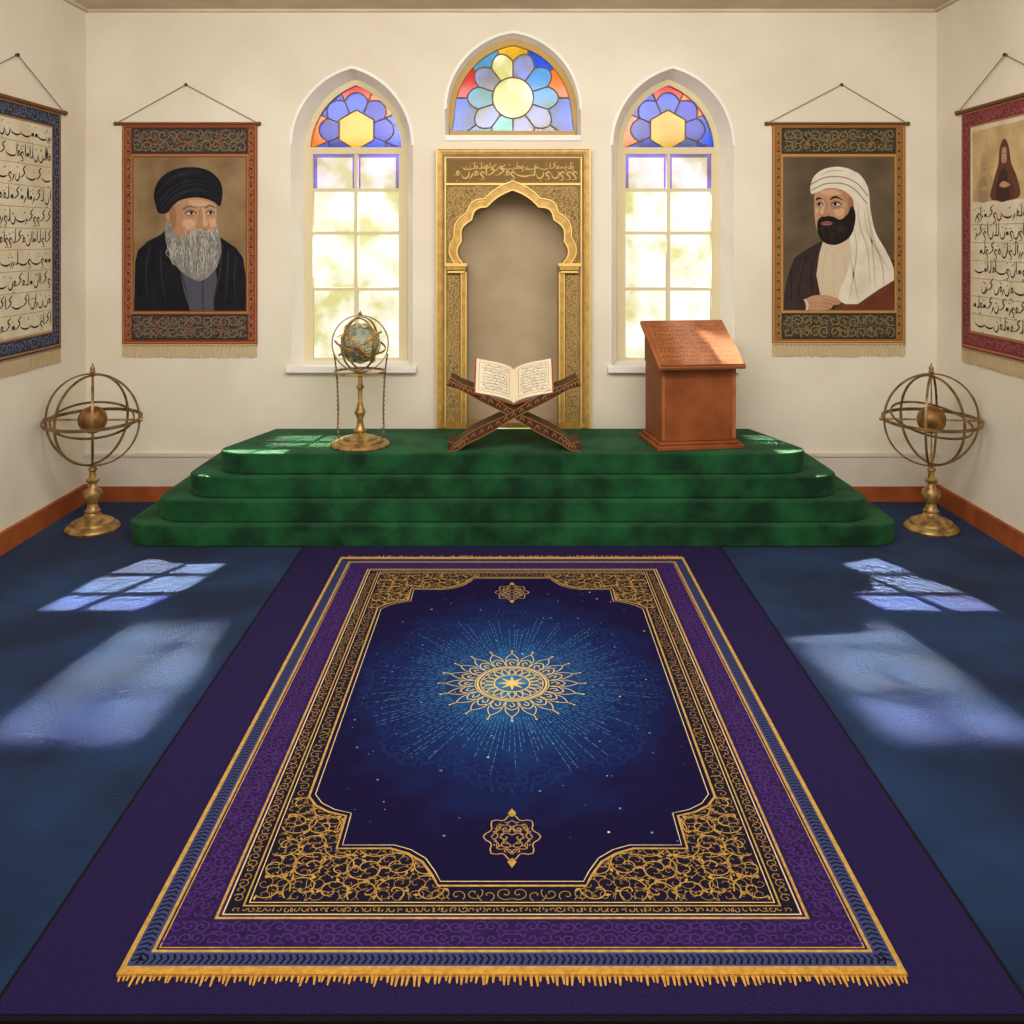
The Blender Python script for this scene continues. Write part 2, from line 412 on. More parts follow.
for sx in (1,-1):
    rg=random.Random(5); b=MB(wp())
    oo=[(512-59,yb)]+oute+[(512+59,yb)]
    vines(b,lambda x,y:447<x<512 and 187<y<262 and not inpoly(x,y,oo),447,512,187,262,5.5,.8,.043,0,rg,((sx,1),),512,0)
    vines(b,lambda x,y:447<x<459.5 and 275<y<yb-6,447,459.5,275,yb-6,5,.8,.043,0,rg,((sx,1),),512,0)
    b.build('arabesque_relief',[TANV],e)
b=MB(wp()); b.rect(447,578,160,182,.0412,1); cal(b,576,449,175.5,11,1.15,.044,0,random.Random(11),-1); cal(b,573,452,169,7,.75,.0435,0,random.Random(12),-1)
b.build('inscription_band',[M('inscription_gold',(206,172,104),.6),M('inscription_ground',(124,97,56),.8)],e)
b=MB(); N=len(io); X=wp(0)
fr=[X((p[0],p[1],-.0)) for p in io]; 
b.add([(p[0],D-.03,p[2]) for p in fr]+[(p[0],D+.28,p[2]) for p in fr],[(k,(k+1)%N,N+(k+1)%N,N+k) for k in range(N)]+[tuple(range(N,2*N))])
b.build('niche_recess',[NICHE],e,ang=30)

# ---------- stepped platform
tz=.1335
e=E('stepped_platform',(0.0,5.65,0),'four-tier dais covered in dark green velvet carpet','platform')
hw=[2.40,2.24,2.07,1.89]; yf=[5.65,5.71,5.77,5.83]
for k in range(4):
    w=hw[k];y0=yf[k];pts=[]
    r=.22
    wb=w-.02 if k<3 else 1.70
    pts=[(-wb,6.604),(-w,6.0)]
    for q in range(9): a=pi+q*(pi/2)/8; pts.append((-w+r+r*cos(a),y0+r*.7+r*.7*sin(a)))
    R=[(-p[0],p[1]) for p in reversed(pts)]
    b=MB(); b.prism([(p[0]+.005,p[1]) for p in pts+R],k*tz,(k+1)*tz-.001)
    b.build('platform_step',[GREEN],e,bevel=.011,ang=50)
PZ=4*tz

# ---------- outer rug
e_=MB(); X0=1.28
e_.box(-X0,X0,2.22,5.64,.0,.010,1); e_.box(-X0+.012,X0-.012,2.238,5.63,.010,.013,0)
o=e_.build('carpet_runner',[M('aubergine_pile',(22,12,50),.95,rgb2=(38,24,80),vs=160,bump=.5,bs=200,detail=2,lo=.3,hi=.75),M('black_binding',(9,8,14),.9)],origin=(0,3.94,0))
o['label']='large plain dark indigo-violet carpet with black edge under patterned rug'; o['category']='carpet'

# ---------- patterned rug
CY=3.884; HX=1.01; HYY=1.546; KY=.984
def rugfield():
    m=bpy.data.materials.new('rug_field'); m.use_nodes=True; nt=m.node_tree;N=nt.nodes;L=nt.links;b=N['Principled BSDF'];b.inputs['Roughness'].default_value=.9;b.inputs['Specular IOR Level'].default_value=.1
    tc=N.new('ShaderNodeTexCoord'); mp=N.new('ShaderNodeMapping'); mp.inputs['Scale'].default_value=(1/.72,1/1.0,0)
    L.new(tc.outputs['Object'],mp.inputs['Vector'])
    ln=N.new('ShaderNodeVectorMath');ln.operation='LENGTH';L.new(mp.outputs[0],ln.inputs[0])
    no=N.new('ShaderNodeTexNoise');no.inputs['Scale'].default_value=9;no.inputs['Detail'].default_value=6;L.new(tc.outputs['Object'],no.inputs['Vector'])
    ad=N.new('ShaderNodeMath');ad.operation='MULTIPLY_ADD';ad.inputs[1].default_value=.5;L.new(no.outputs['Fac'],ad.inputs[0]);L.new(ln.outputs['Value'],ad.inputs[2])
    sc=N.new('ShaderNodeMath');sc.operation='MULTIPLY';sc.inputs[1].default_value=.74;L.new(ad.outputs[0],sc.inputs[0])
    r=N.new('ShaderNodeValToRGB');cr=r.color_ramp;cr.interpolation='EASE'
    cr.elements[0].position=.15;cr.elements[0].color=lin((58,124,164));cr.elements[1].position=.96;cr.elements[1].color=lin((18,10,50))
    for p,c in ((.32,(26,78,130)),(.50,(17,46,98)),(.72,(16,25,72))): q=cr.elements.new(p);q.color=lin(c)
    L.new(sc.outputs[0],r.inputs['Fac']);L.new(r.outputs['Color'],b.inputs['Base Color']);return m
RM=[rugfield(),M('rug_gold',(198,156,76),.8,rgb2=(168,130,58),vs=60),M('rug_purple',(46,20,80),.95,rgb2=(34,14,62),vs=30),M('rug_blueband',(54,62,106),.95),
    M('rug_dark',(16,9,34),.95),M('rug_palegold',(220,194,138),.8),M('rug_violet',(74,44,112),.9),M('rug_ray',(84,136,176),.9),M('rug_darkblue',(19,40,96),.9),M('rug_yellowgold',(224,190,92),.8),M('rug_finegold',(166,128,62),.8)]
b=MB(lambda p:(p[0],CY+p[1]*KY,.0135+p[2]))
b.box(-HX,HX,-HYY,HYY,0,.006,2)
h=.0062
b.frame(-HX,HX,-HYY,HYY,.014,h,1)
b.frame(-HX+.014,HX-.014,-HYY+.014,HYY-.014,.046,h,3)
b.frame(-.950,.950,-1.486,1.486,.009,h,1); b.frame(-.935,.935,-1.471,1.471,.0035,h,1)
rg=random.Random(3)
n=170
for k in range(n):
    y=-1.52+3.04*(k+.5)/n
    for sx in (-1,1): b.rib([(sx*.958,y-.004),(sx*.972,y+.004),(sx*.990,y-.004)],.007,h+.0003,4)
n=110
for k in range(n):
    x=-.98+1.96*(k+.5)/n
    for sy in (-1,1): b.rib([(x-.004,sy*1.494),(x+.004,sy*1.508),(x-.004,sy*1.526)],.007,h+.0003,4)
M4=((1,1),(-1,1),(1,-1),(-1,-1))
vines(b,lambda x,y:.832<x<.928,.832,.928,0,1.36,.036,.0036,h+.0003,6,rg,M4)
vines(b,lambda x,y:1.372<y<1.462 and x>=0,0,.93,1.375,1.46,.034,.0036,h+.0003,6,rg,M4)
b.frame(-.822,.822,-1.366,1.366,.008,h+.0002,1); b.frame(-.806,.806,-1.350,1.350,.004,h+.0002,5)
b.rect(-.80,.80,-1.344,1.344,h,4)
b.frame(-.758,.758,-1.317,1.317,.005,h+.0004,1); b.frame(-.744,.744,-1.303,1.303,.003,h+.0004,5)
vines(b,lambda x,y:.764<x<.797,.762,.80,0,1.3,.03,.0025,h+.0004,10,rg,M4,leaf=False)
vines(b,lambda x,y:1.322<y<1.34 and x>=0,0,.79,1.318,1.343,.025,.0025,h+.0004,10,rg,M4,leaf=False)
Q=[(0,1.234),(.215,1.234),(.235,1.19),(.27,1.13),(.32,1.09),(.374,1.068),(.54,1.068),(.54,.905),(.60,.885),(.65,.85),(.683,.80),(.683,0)]
full=Q+[(p[0],-p[1]) for p in reversed(Q[:-1])]+[(-p[0],-p[1]) for p in Q[1:]]+[(-p[0],p[1]) for p in reversed(Q[:-1])][0:-1]
b.poly(full,h+.0004,0)
b.rib(full,.008,h+.0008,1,True)
f2=[(p[0]*.972,p[1]*.985) for p in full]; b.rib(f2,.003,h+.0008,5,True)
sp=lambda x,y:x<.735 and y<1.295 and not inpoly(x,y,full)
vines(b,sp,.2,.74,.80,1.30,.095,.0036,h+.0007,1,rg,M4)
vines(b,sp,.2,.74,.80,1.30,.05,.0018,h+.0006,10,rg,M4)
vines(b,lambda x,y:.693<x<.735,.69,.738,0,.8,.04,.0025,h+.0006,10,rg,M4,leaf=False)
vines(b,lambda x,y:1.244<y<1.295 and x>=0,0,.22,1.243,1.297,.045,.0025,h+.0006,10,rg,M4,leaf=False)
vines(b,lambda x,y:.50<hypot(x,y*.82)<.62+.03*sin(9*atan2(y,x)) and x>0 and y>0,0,.66,0,.80,.065,.004,h+.0006,8,rg,M4)
vines(b,lambda x,y:.34<hypot(x,y*.82)<.5 and x>0 and y>0,0,.64,0,.64,.06,.003,h+.0006,8,rg,M4)
for k in range(150):
    a=2*pi*k/150+rg.uniform(-.01,.01); r1=rg.uniform(.36,.58)*(1.0+.2*abs(sin(a)))
    r=.28
    while r<r1:
        rr=min(r+rg.uniform(.01,.04),r1); b.rib([(r*cos(a),r*sin(a)),(rr*cos(a),rr*sin(a))],.0018,h+.0009,7); r=rr+rg.uniform(.006,.02)
for k in range(170):
    x,y=rg.uniform(-.64,.64),rg.uniform(-1.05,1.05)
    if abs(x)<.52 or abs(y)<.8: b.disc(x,y,rg.choice((.002,.003,.005)),h+.0009,rg.choice((7,7,5)),6)
def circ(r,w,m,n=64): b.rib([(r*cos(2*pi*k/n),r*sin(2*pi*k/n)) for k in range(n)],w,h+.001,m,True)
for r,w in ((.145,.008),(.132,.004),(.075,.006),(.155,.004)): circ(r,w,9)
for k in range(20):
    a=2*pi*k/20
    def pt(r,t): return (r*cos(a+t),r*sin(a+t))
    b.rib(crom([pt(.155,-.14),pt(.19,-.17),pt(.225,0),pt(.19,.17),pt(.155,.14)],4,False),.0045,h+.001,9)
    b.rib(crom([pt(.21,-.13),pt(.24,-.1),pt(.275,0),pt(.24,.1),pt(.21,.13)],4,False),.0035,h+.001,9)
    b.rib(crom([pt(.165,0),pt(.185,.06),pt(.2,0),pt(.185,-.06)],3,False),.0045,h+.001,9)
    b.rib([pt(.275,0),pt(.305,0)],.0035,h+.001,9); b.disc(pt(.31,0)[0],pt(.31,0)[1],.005,h+.001,9,6)
    b.rib(crom([pt(.08,-.1),pt(.105,-.12),pt(.128,0),pt(.105,.12),pt(.08,.1)],3,False),.0045,h+.001,9)
for k in range(8):
    a=2*pi*k/8; b.poly([(0,0),(.022*cos(a-.39),.022*sin(a-.39)),(.065*cos(a),.065*sin(a)),(.022*cos(a+.39),.022*sin(a+.39))],h+.0011,9)
b.disc(0,0,.013,h+.0013,5)
for cy in (-1.012,1.012):
    n=40
    for sc,w in ((1,.004),(.72,.003),(.4,.003)):
        b.rib([(.08*sc*cos(2*pi*k/n)*(1+.13*cos(8*2*pi*k/n)),cy+.10*sc*sin(2*pi*k/n)*(1+.13*cos(8*2*pi*k/n))) for k in range(n)],w,h+.001,1,True)
    for s_ in (-1,1):
        b.poly([(0,cy+s_*.10),(.014,cy+s_*.118),(0,cy+s_*.145),(-.014,cy+s_*.118)],h+.001,1)
    vines(b,lambda x,y:hypot(x/.065,(y-cy)/.085)<1 and x>0,0,.08,cy-.09,cy+.09,.035,.003,h+.001,1,rg,((1,1),(-1,1)),0,0)
rug=b.build('patterned_rug',RM,origin=(0,CY,0),smooth=False)
rug['label']='ornate purple and navy rug with gold medallion, borders and fringe';rug['category']='rug'
rug['_o']=(0,CY,0)
for s_,L_ in ((-1,.040),(1,.055)):
    b=MB();rg=random.Random(8)
    y0=CY+s_*HYY*KY
    n=150
    for k in range(n):
        x=-HX+2*HX*(k+.5)/n; l=L_*rg.uniform(.65,1.15); dx=rg.uniform(-.005,.005)
        b.add([(x-.006,y0,.0195),(x+.006,y0,.0195),(x+.002+dx,y0+s_*l,.0142),(x-.002+dx,y0+s_*l,.0142)],[(0,1,2,3)])
    b.box(-HX,HX,min(y0,y0+s_*.014),max(y0,y0+s_*.014),.0135,.0205)
    b.build('rug_fringe',[M('fringe_gold',(210,154,66),.8,rgb2=(182,126,48),vs=60)],rug,smooth=False,label='golden yellow thread fringe')

# ---------- armillary spheres
def armillary(loc):
    e=E('armillary_sphere',loc,'brass armillary sphere on turned pedestal standing on navy carpet','armillary sphere',group='pair of armillary spheres')
    x,y,z=loc;c=(x,y,.715)
    b=MB(); b.lathe([(.165,0),(.17,.012),(.16,.03),(.135,.04),(.13,.055),(.10,.07),(.06,.085),(.045,.11),(.05,.125),(.035,.14),(.03,.17),(.05,.2),(.062,.225),(.055,.255),(.03,.275),(.024,.3),(.04,.315),(.042,.325),(.022,.34),(.018,.375),(.03,.39),(.02,.405)],(x,y,0),seg=32)
    b.build('pedestal',[BRASS],e)
    b=MB(); b.sphere(c,.09); b.build('globe',[GLOBE],e)
    def R(ax,a,ay=None,a2=0):
        m=Matrix.Rotation(a,3,ax)
        return (Matrix.Rotation(a2,3,ay)@m) if ay else m
    for rot,rad,w in ((R('X',pi/2,'Z',.05),.30,.016),(R('X',.05),.30,.020),(R('X',pi/2,'Z',1.15),.29,.014),(R('X',pi/2,'Z',-1.15),.285,.014),(R('X',.28,'Y',.12),.25,.012)):
        b=MB(); b.ringband(c,rad,w,.010,rot); b.build('ring',[BRASSD],e)
    b=MB(); b.tube([(c[0]-.31,c[1],c[2]+.0),(c[0]+.31,c[1],c[2]+.0)],.0065)
    for s_ in (-1,1): b.sphere((c[0]+s_*.315,c[1],c[2]),.014,0,12,8)
    b.tube([(c[0],c[1],c[2]-.31),(c[0],c[1],c[2]+.31)],.0055)
    b.build('axis_rod',[BRASS],e)
    b=MB(); b.lathe([(.012,0),(.02,.01),(.012,.02),(.018,.03),(.008,.045),(.001,.07)],(c[0],c[1],c[2]+.305),seg=14); b.build('finial',[BRASS],e)
    return e
A=armillary((-2.735,6.0,0))
def copytree(src,loc,rz=0,label=None):
    n=src.copy(); scene.collection.objects.link(n); n.location=loc; n.rotation_euler=(0,0,rz)
    if label: n['label']=label
    for c in [o for o in bpy.data.objects if o.parent==src]:
        k=c.copy(); k.parent=n; scene.collection.objects.link(k)
    return n
copytree(A,(2.735,6.0,0),-.12)

# ---------- celestial globe on stand
gx,gy=-1.0,6.06
e=E('celestial_globe',(gx,gy,PZ),'antique brass ringed celestial globe on slender stand on green dais','globe')
b=MB(); b.lathe([(.19,0),(.195,.01),(.185,.022),(.15,.026),(.15,.038),(.11,.045),(.11,.055),(.06,.065),(.03,.085),(.042,.1),(.025,.12),(.018,.17),(.03,.2),(.038,.22),(.025,.25),(.015,.29),(.015,.37),(.03,.385),(.016,.4),(.014,.45),(.035,.475),(.05,.485)],(gx,gy,PZ),seg=32)
b.build('stand',[BRASS],e)
for a in (.15,pi-.15):
    b=MB()
    p1=(gx+.165*cos(a),gy+.165*sin(a))
    b.tube(crom([(gx+.13*cos(a),p1[1],PZ+.03),(gx+.155*cos(a),p1[1],PZ+.08),(gx+.15*cos(a),p1[1],PZ+.25),(p1[0],p1[1],PZ+.5),(gx+.18*cos(a),p1[1],PZ+.6)],5,False),.005,0,8)
    for q in range(14): b.sphere((gx+(.15+.0006*q)*cos(a),p1[1],PZ+.08+.03*q),.008,0,8,6)
    b.build('stand_post',[BRASSD],e)
b=MB(); b.ringband((gx,gy,PZ+.487),.165,.014,.010,Matrix.Identity(3)); b.build('horizon_ring',[BRASS],e)
c=(gx,gy,1.205)
b=MB(); b.sphere(c,.128); b.build('globe_ball',[GGREY],e,label='grey-green engraved globe ball')
b=MB(); rg=random.Random(14)
for k in range(110):
    th0=rg.uniform(0,2*pi);ph0=rg.uniform(-1.25,1.25);pts=[];r0=rg.uniform(.10,.24)
    for q in range(14):
        t=q/13; rr=r0*(1-.7*t); a=t*8+k; ph=ph0+rr*sin(a); th1=th0+rr*cos(a)/max(.3,cos(ph0))
        pts.append((c[0]+.133*cos(ph)*cos(th1),c[1]+.133*cos(ph)*sin(th1),c[2]+.133*sin(ph)))
    b.tube(pts,.0026,0,4)
o=b.build('globe_filigree',[M('filigree_gold',(214,196,140),.4,.2)],e); o['kind']='stuff'
for rot,rad in ((Matrix.Rotation(pi/2,3,'X'),.185),(Matrix.Rotation(.25,3,'Y')@Matrix.Rotation(.2,3,'X'),.168),(Matrix.Rotation(1.0,3,'Z')@Matrix.Rotation(pi/2,3,'X'),.175),(Matrix.Rotation(-.8,3,'Z')@Matrix.Rotation(pi/2,3,'X'),.165),(Matrix.Rotation(-.5,3,'Y'),.158),(Matrix.Rotation(.9,3,'Y'),.15)):
    b=MB(); b.ringband(c,rad,.012,.007,rot); b.build('ring',[BRASS],e)
b=MB(); b.lathe([(.01,0),(.016,.01),(.006,.02),(.001,.035)],(c[0],c[1],c[2]+.185),seg=12); b.build('finial',[BRASS],e)

# ---------- folding book stand
sx_,y0,y1=.012,5.885,6.11
e=E('folding_book_stand',(sx_,y0,PZ),'carved dark wooden folding book stand on green dais','book stand')
for s_ in (1,-1):
    b=MB(); P=[(-.425,.563),(-.36,.567),(-.30,.612),(-.15,.69),(0,.770),(.15,.855),(.28,.92),(.36,.955),(.42,.98)]
    P=crom(P,3,False); ww=lambda t:.050+.018*cos(2*pi*t*3)*.5+(.01 if t<.08 else 0)
    Aq,Bq=b.offs(P,ww,False)
    yy0=y0+(0 if s_>0 else .004)
    b.prism([(sx_+s_*p[0],max(p[1],PZ+.002)) for p in Aq]+[(sx_+s_*p[0],max(p[1],PZ+.002)) for p in reversed(Bq)],yy0,y1,0,'y')
    o=MB(lambda p:(sx_+s_*p[0],yy0-.002-p[2],p[1]))
    for k in range(2,len(P)-1):
        o.rib(crom([(P[k][0]-.015,P[k][1]-.012),(P[k][0],P[k][1]+.014),(P[k][0]+.012,P[k][1]-.008)],3,False),.0045,0,1)
    o.rib([(p[0],max(p[1],PZ+.004)) for p in Aq],.004,0,1); o.rib([(p[0],max(p[1],PZ+.004)) for p in Bq],.004,0,1)
    b.add(o.v,o.f,1)
    b.build('cross_leg',[DWOOD,M('carved_ornament_gold',(160,114,66),.5)],e)  # second slot is the gold colour of the leg ornament
th=radians(45); bz,by=.838,5.915
def bx(n0=0):
    def q(p):
        x,y,n=p; n=n+n0; return (sx_+x,by+y*cos(th)-n*sin(th)+.03,bz+y*sin(th)+n*cos(th))
    return q
b=MB(bx())
for s_ in (-1,1):
    vs=[(0,.0,-.032),(s_*.25,.0,.098),(s_*.25,.26,.098),(0,.26,-.032),(0,.0,-.045),(s_*.25,.0,.085),(s_*.25,.26,.085),(0,.26,-.045)]
    b.add(vs,[(0,1,2,3),(7,6,5,4),(0,1,5,4),(1,2,6,5),(2,3,7,6),(3,0,4,7)])
b.build('book_rest',[DWOOD],e)
bk=E('open_book',(sx_,by,bz),'open manuscript book with cream pages resting on carved stand','book')
b=MB(bx())
for s_ in (-1,1):
    b.add([(0,-.006,-.022),(s_*.256,-.006,.108),(s_*.256,.276,.108),(0,.276,-.022),(0,-.006,-.029),(s_*.256,-.006,.101),(s_*.256,.276,.101),(0,.276,-.029)],[(0,1,2,3),(7,6,5,4),(0,1,5,4),(1,2,6,5),(2,3,7,6),(3,0,4,7)])
b.build('book_cover',[M('leather_cover',(160,80,40),.6)],bk)
def prof(t): return -.012+.118*t+.026*sin(pi*t**.6)
b=MB(bx())
for s_ in (-1,1):
    n=14; vs=[]
    for k in range(n+1):
        t=k/n; x=s_*.245*t
        for (yy,nn) in ((0,prof(t)),(.27,prof(t)),(.27,-.0205+.13*t*1.0),(0,-.0205+.13*t)): vs.append((x,yy,nn+ .003))
    fs=[]
    for k in range(n):
        for q in range(4): fs.append((k*4+q,k*4+(q+1)%4,(k+1)*4+(q+1)%4,(k+1)*4+q))
    fs.append((n*4,n*4+1,n*4+2,n*4+3)); b.add(vs,fs)
b.build('book_pages',[PAGE],bk)
rg=random.Random(21)
for s_ in (-1,1):
    t=MB((lambda s_: lambda p: bx(0)((p[0],p[1],prof(abs(p[0])/.245)+.0045+p[2])))(s_))
    x0,x1=(.03,.225)
    for yq in (.248,.022): t.rib([(s_*(x0+(x1-x0)*k/8),yq) for k in range(9)],.003,0,1)
    t.rib([(s_*x0,.022),(s_*x0,.248)],.003,0,1);t.rib([(s_*x1,.022),(s_*x1,.248)],.003,0,1)
    for k in range(9):
        if s_<0: cal(t,-x0-.01,-x1+.01,.228-.0235*k,.016,.0019,0,0,rg)
        else: cal(t,x1-.01,x0+.01,.228-.0235*k,.016,.0019,0,0,rg)
    t.build('page_text',[M('page_ink',(96,80,68),.8),M('page_rule_gold',(176,130,60),.7)],bk,smooth=False)

# ---------- lectern
lx,ly=1.185,6.145
rot=Matrix.Rotation(radians(8),3,'Z')
def lf(p):
    q=rot@Vector((p[0],p[1],p[2])); return (lx+q.x,ly+q.y,PZ+q.z)
e=E('lectern',(lx,ly,PZ),'orange-brown wooden lectern with slanted carved top on green dais','lectern')
b=MB(lf); b.box(-.29,.29,-.225,.225,0,.03); b.box(-.27,.27,-.205,.205,.03,.05); b.build('plinth',[WOOD],e,bevel=.006)
b=MB(lf); b.box(-.25,.25,-.185,.185,.05,.53); b.build('body',[WOOD],e,bevel=.006)
for (x0,x1) in ((-.25,-.225),(.225,.25)):
    b=MB(lf); b.box(x0,x1,-.19,-.184,.06,.525); b.build('corner_stile',[WOODL],e,bevel=.002)
b=MB(lf); b.prism([(-.20,.525),(.20,.525),(.20,.745),(.15,.755),(-.20,.57)],-.25,.25,0,'x'); b.build('desk_support',[WOOD],e)
p0=Vector((0,-.255,.520)); p1=Vector((0,.18,.78)); dv=(p1-p0); Ld=dv.length; dv.normalize(); nv=Vector((0,-dv.z,dv.y))
def df(p):
    q=Vector((p[0],0,0))+p0+dv*p[1]+nv*p[2]; return lf(q)
b=MB(df); b.box(-.29,.29,0,Ld,0,.028); b.build('desk_top',[WOODL],e,bevel=.006)
b=MB(df); b.box(-.28,.28,.004,.02,.028,.04); b.build('book_ledge',[WOOD],e,bevel=.003)
b=MB(df); rg=random.Random(31)
b.frame(-.275,.275,.03,Ld-.015,.004,.0288,0)
for cx in (-.134,.134):
    b.frame(cx-.128,cx+.128,.042,Ld-.027,.003,.0288,0)
    for k in range(9): cal(b,cx+.116,cx-.116,.064+.046*k,.030,.004,.0288,0,rg)
    for k in range(10): b.rib([(cx-.12,.053+.046*k),(cx+.12,.053+.046*k)],.0022,.0287,0)
b.build('carved_text',[WOODK],e,smooth=False)

# ---------- hanging scrolls
def scroll_px(x0,x1,yt,yb_,cordx,cordy,label,mats,paint,seed):
    cx=(x0+x1)/2
    e=E('hanging_scroll',(wx(cx),D,wz(yt)),label,'wall hanging')
    b=MB(wp(.006)); rg=random.Random(seed)
    b.prism([(x0,yt),(x1,yt),(x1,yb_),(x0,yb_)],0,.005,0)
    h=.0056
    b.frame(x0+1,x1-1,yt+1,yb_-1,1.2,h,2)
    b.rect(x0+3,x1-3,yt+4,yt+30,h,1); b.rect(x0+3,x1-3,yb_-30,yb_-4,h,1)
    b.rect(x0+3,x0+9.5,yt+4,yb_-4,h+.0001,3); b.rect(x1-9.5,x1-3,yt+4,yb_-4,h+.0001,3)
    for (ya,yc) in ((yt+6,yt+28),(yb_-28,yb_-6)):
        vines(b,lambda x,y:x0+11<x<x1-11 and ya<y<yc,x0+11,x1-11,ya,yc,9,.8,h+.0006,4,rg)
        vines(b,lambda x,y:x0+11<x<x1-11 and ya<y<yc,x0+11,x1-11,ya,yc,6,.8,h+.0004,5,rg)
        for k in range(7): b.disc(x0+19+k*(x1-x0-38)/6,(ya+yc)/2+(3 if k%2 else -3),2.2,h+.0007,3 if k%2 else 5,8)
    for (xa,xb) in ((x0+3.5,x0+9),(x1-9,x1-3.5)):
        vines(b,lambda x,y:xa<x<xb,xa,xb,yt+6,yb_-6,6,.9,h+.0006,4,rg); 
        for k in range(24): b.disc((xa+xb)/2,yt+10+k*(yb_-yt-20)/23,1.2,h+.0007,1,8)
    for yy in (yt+31,yb_-31): b.rib([(x0+9,yy),(x1-9,yy)],1.4,h+.0005,2)
    b.frame(x0+9,x1-9,yt+31,yb_-31,1.4,h+.0008,2)
    b.build('cloth',mats,e,smooth=False)
    p=MB(wp(.0125)); pm=paint(p,x0+11.5,x1-11.5,yt+33.5,yb_-33.5); p.build('portrait',pm,e,smooth=False)
    X=wp(.006); b=MB()
    a,c=X((x0-6,yt,.012)),X((x1+2,yt,.012)); b.tube([a,c],.011,0,12); b.sphere(a,.016,0,12,8); b.sphere(c,.016,0,12,8); b.build('rod',[ROD],e)
    b=MB(); nl=X((cordx,cordy,.012)); b.tube([a,nl],.0028,0,6); b.tube([c,nl],.0028,0,6); b.build('cord',[CORD],e)
    b=MB(); b.sphere(nl,.011,0,12,8); b.tube([(nl[0],D,nl[2]),nl],.004,0,6); b.build('nail',[NAIL],e)
    b=MB(wp(.006)); n=64
    b.rect(x0,x1,yb_,yb_+2,.004,0)
    for k in range(n):
        x=x0+(x1-x0)*(k+.5)/n; b.rib([(x,yb_+1),(x+rg.uniform(-.6,.6),yb_+8),(x+rg.uniform(-.7,.7),yb_+13+rg.uniform(-1,1))],1.8,.003+.001*(k%2),0)
    b.build('fringe',[FR],e,smooth=False)
skinA=M('paint_skin_a',(190,145,113),.9,rgb2=(178,133,102),vs=14)
skinS=M('paint_skin_shade',(150,106,80),.9); skinM=M('paint_skin_mid',(172,127,97),.9); skinH=M('paint_skin_light',(204,161,129),.9)
def clipx(pts,x0,x1,y0,y1): return [(min(max(p[0],x0),x1),min(max(p[1],y0),y1)) for p in pts]
def eye(p,H,cx,cy,w,look,ms_white,ms_dark,ms_shade,ms_mid):
    p.blob([(cx-w-1.5,cy-.5),(cx,cy-4.2),(cx+w+1.5,cy-.5),(cx,cy+3.2)],H(),ms_mid)
    p.blob([(cx-w,cy),(cx-w*.3,cy-1.9),(cx+w*.6,cy-1.5),(cx+w,cy+.2),(cx,cy+1.5)],H(),ms_white)
    p.disc(cx+look,cy-.3,1.55,H(),ms_dark,12)
    p.rib(crom([(cx-w-.5,cy+.2),(cx-w*.3,cy-2),(cx+w*.6,cy-1.7),(cx+w+.6,cy+.4)],4,False),lambda t:.5+.5*sin(pi*t),H(),ms_dark)
    p.rib(crom([(cx-w,cy+.6),(cx,cy+1.9),(cx+w,cy+.6)],4,False),.4,H(),ms_shade)
    p.rib(crom([(cx-w,cy+3),(cx,cy+4.3),(cx+w,cy+2.8)],4,False),.45,H(),ms_mid)
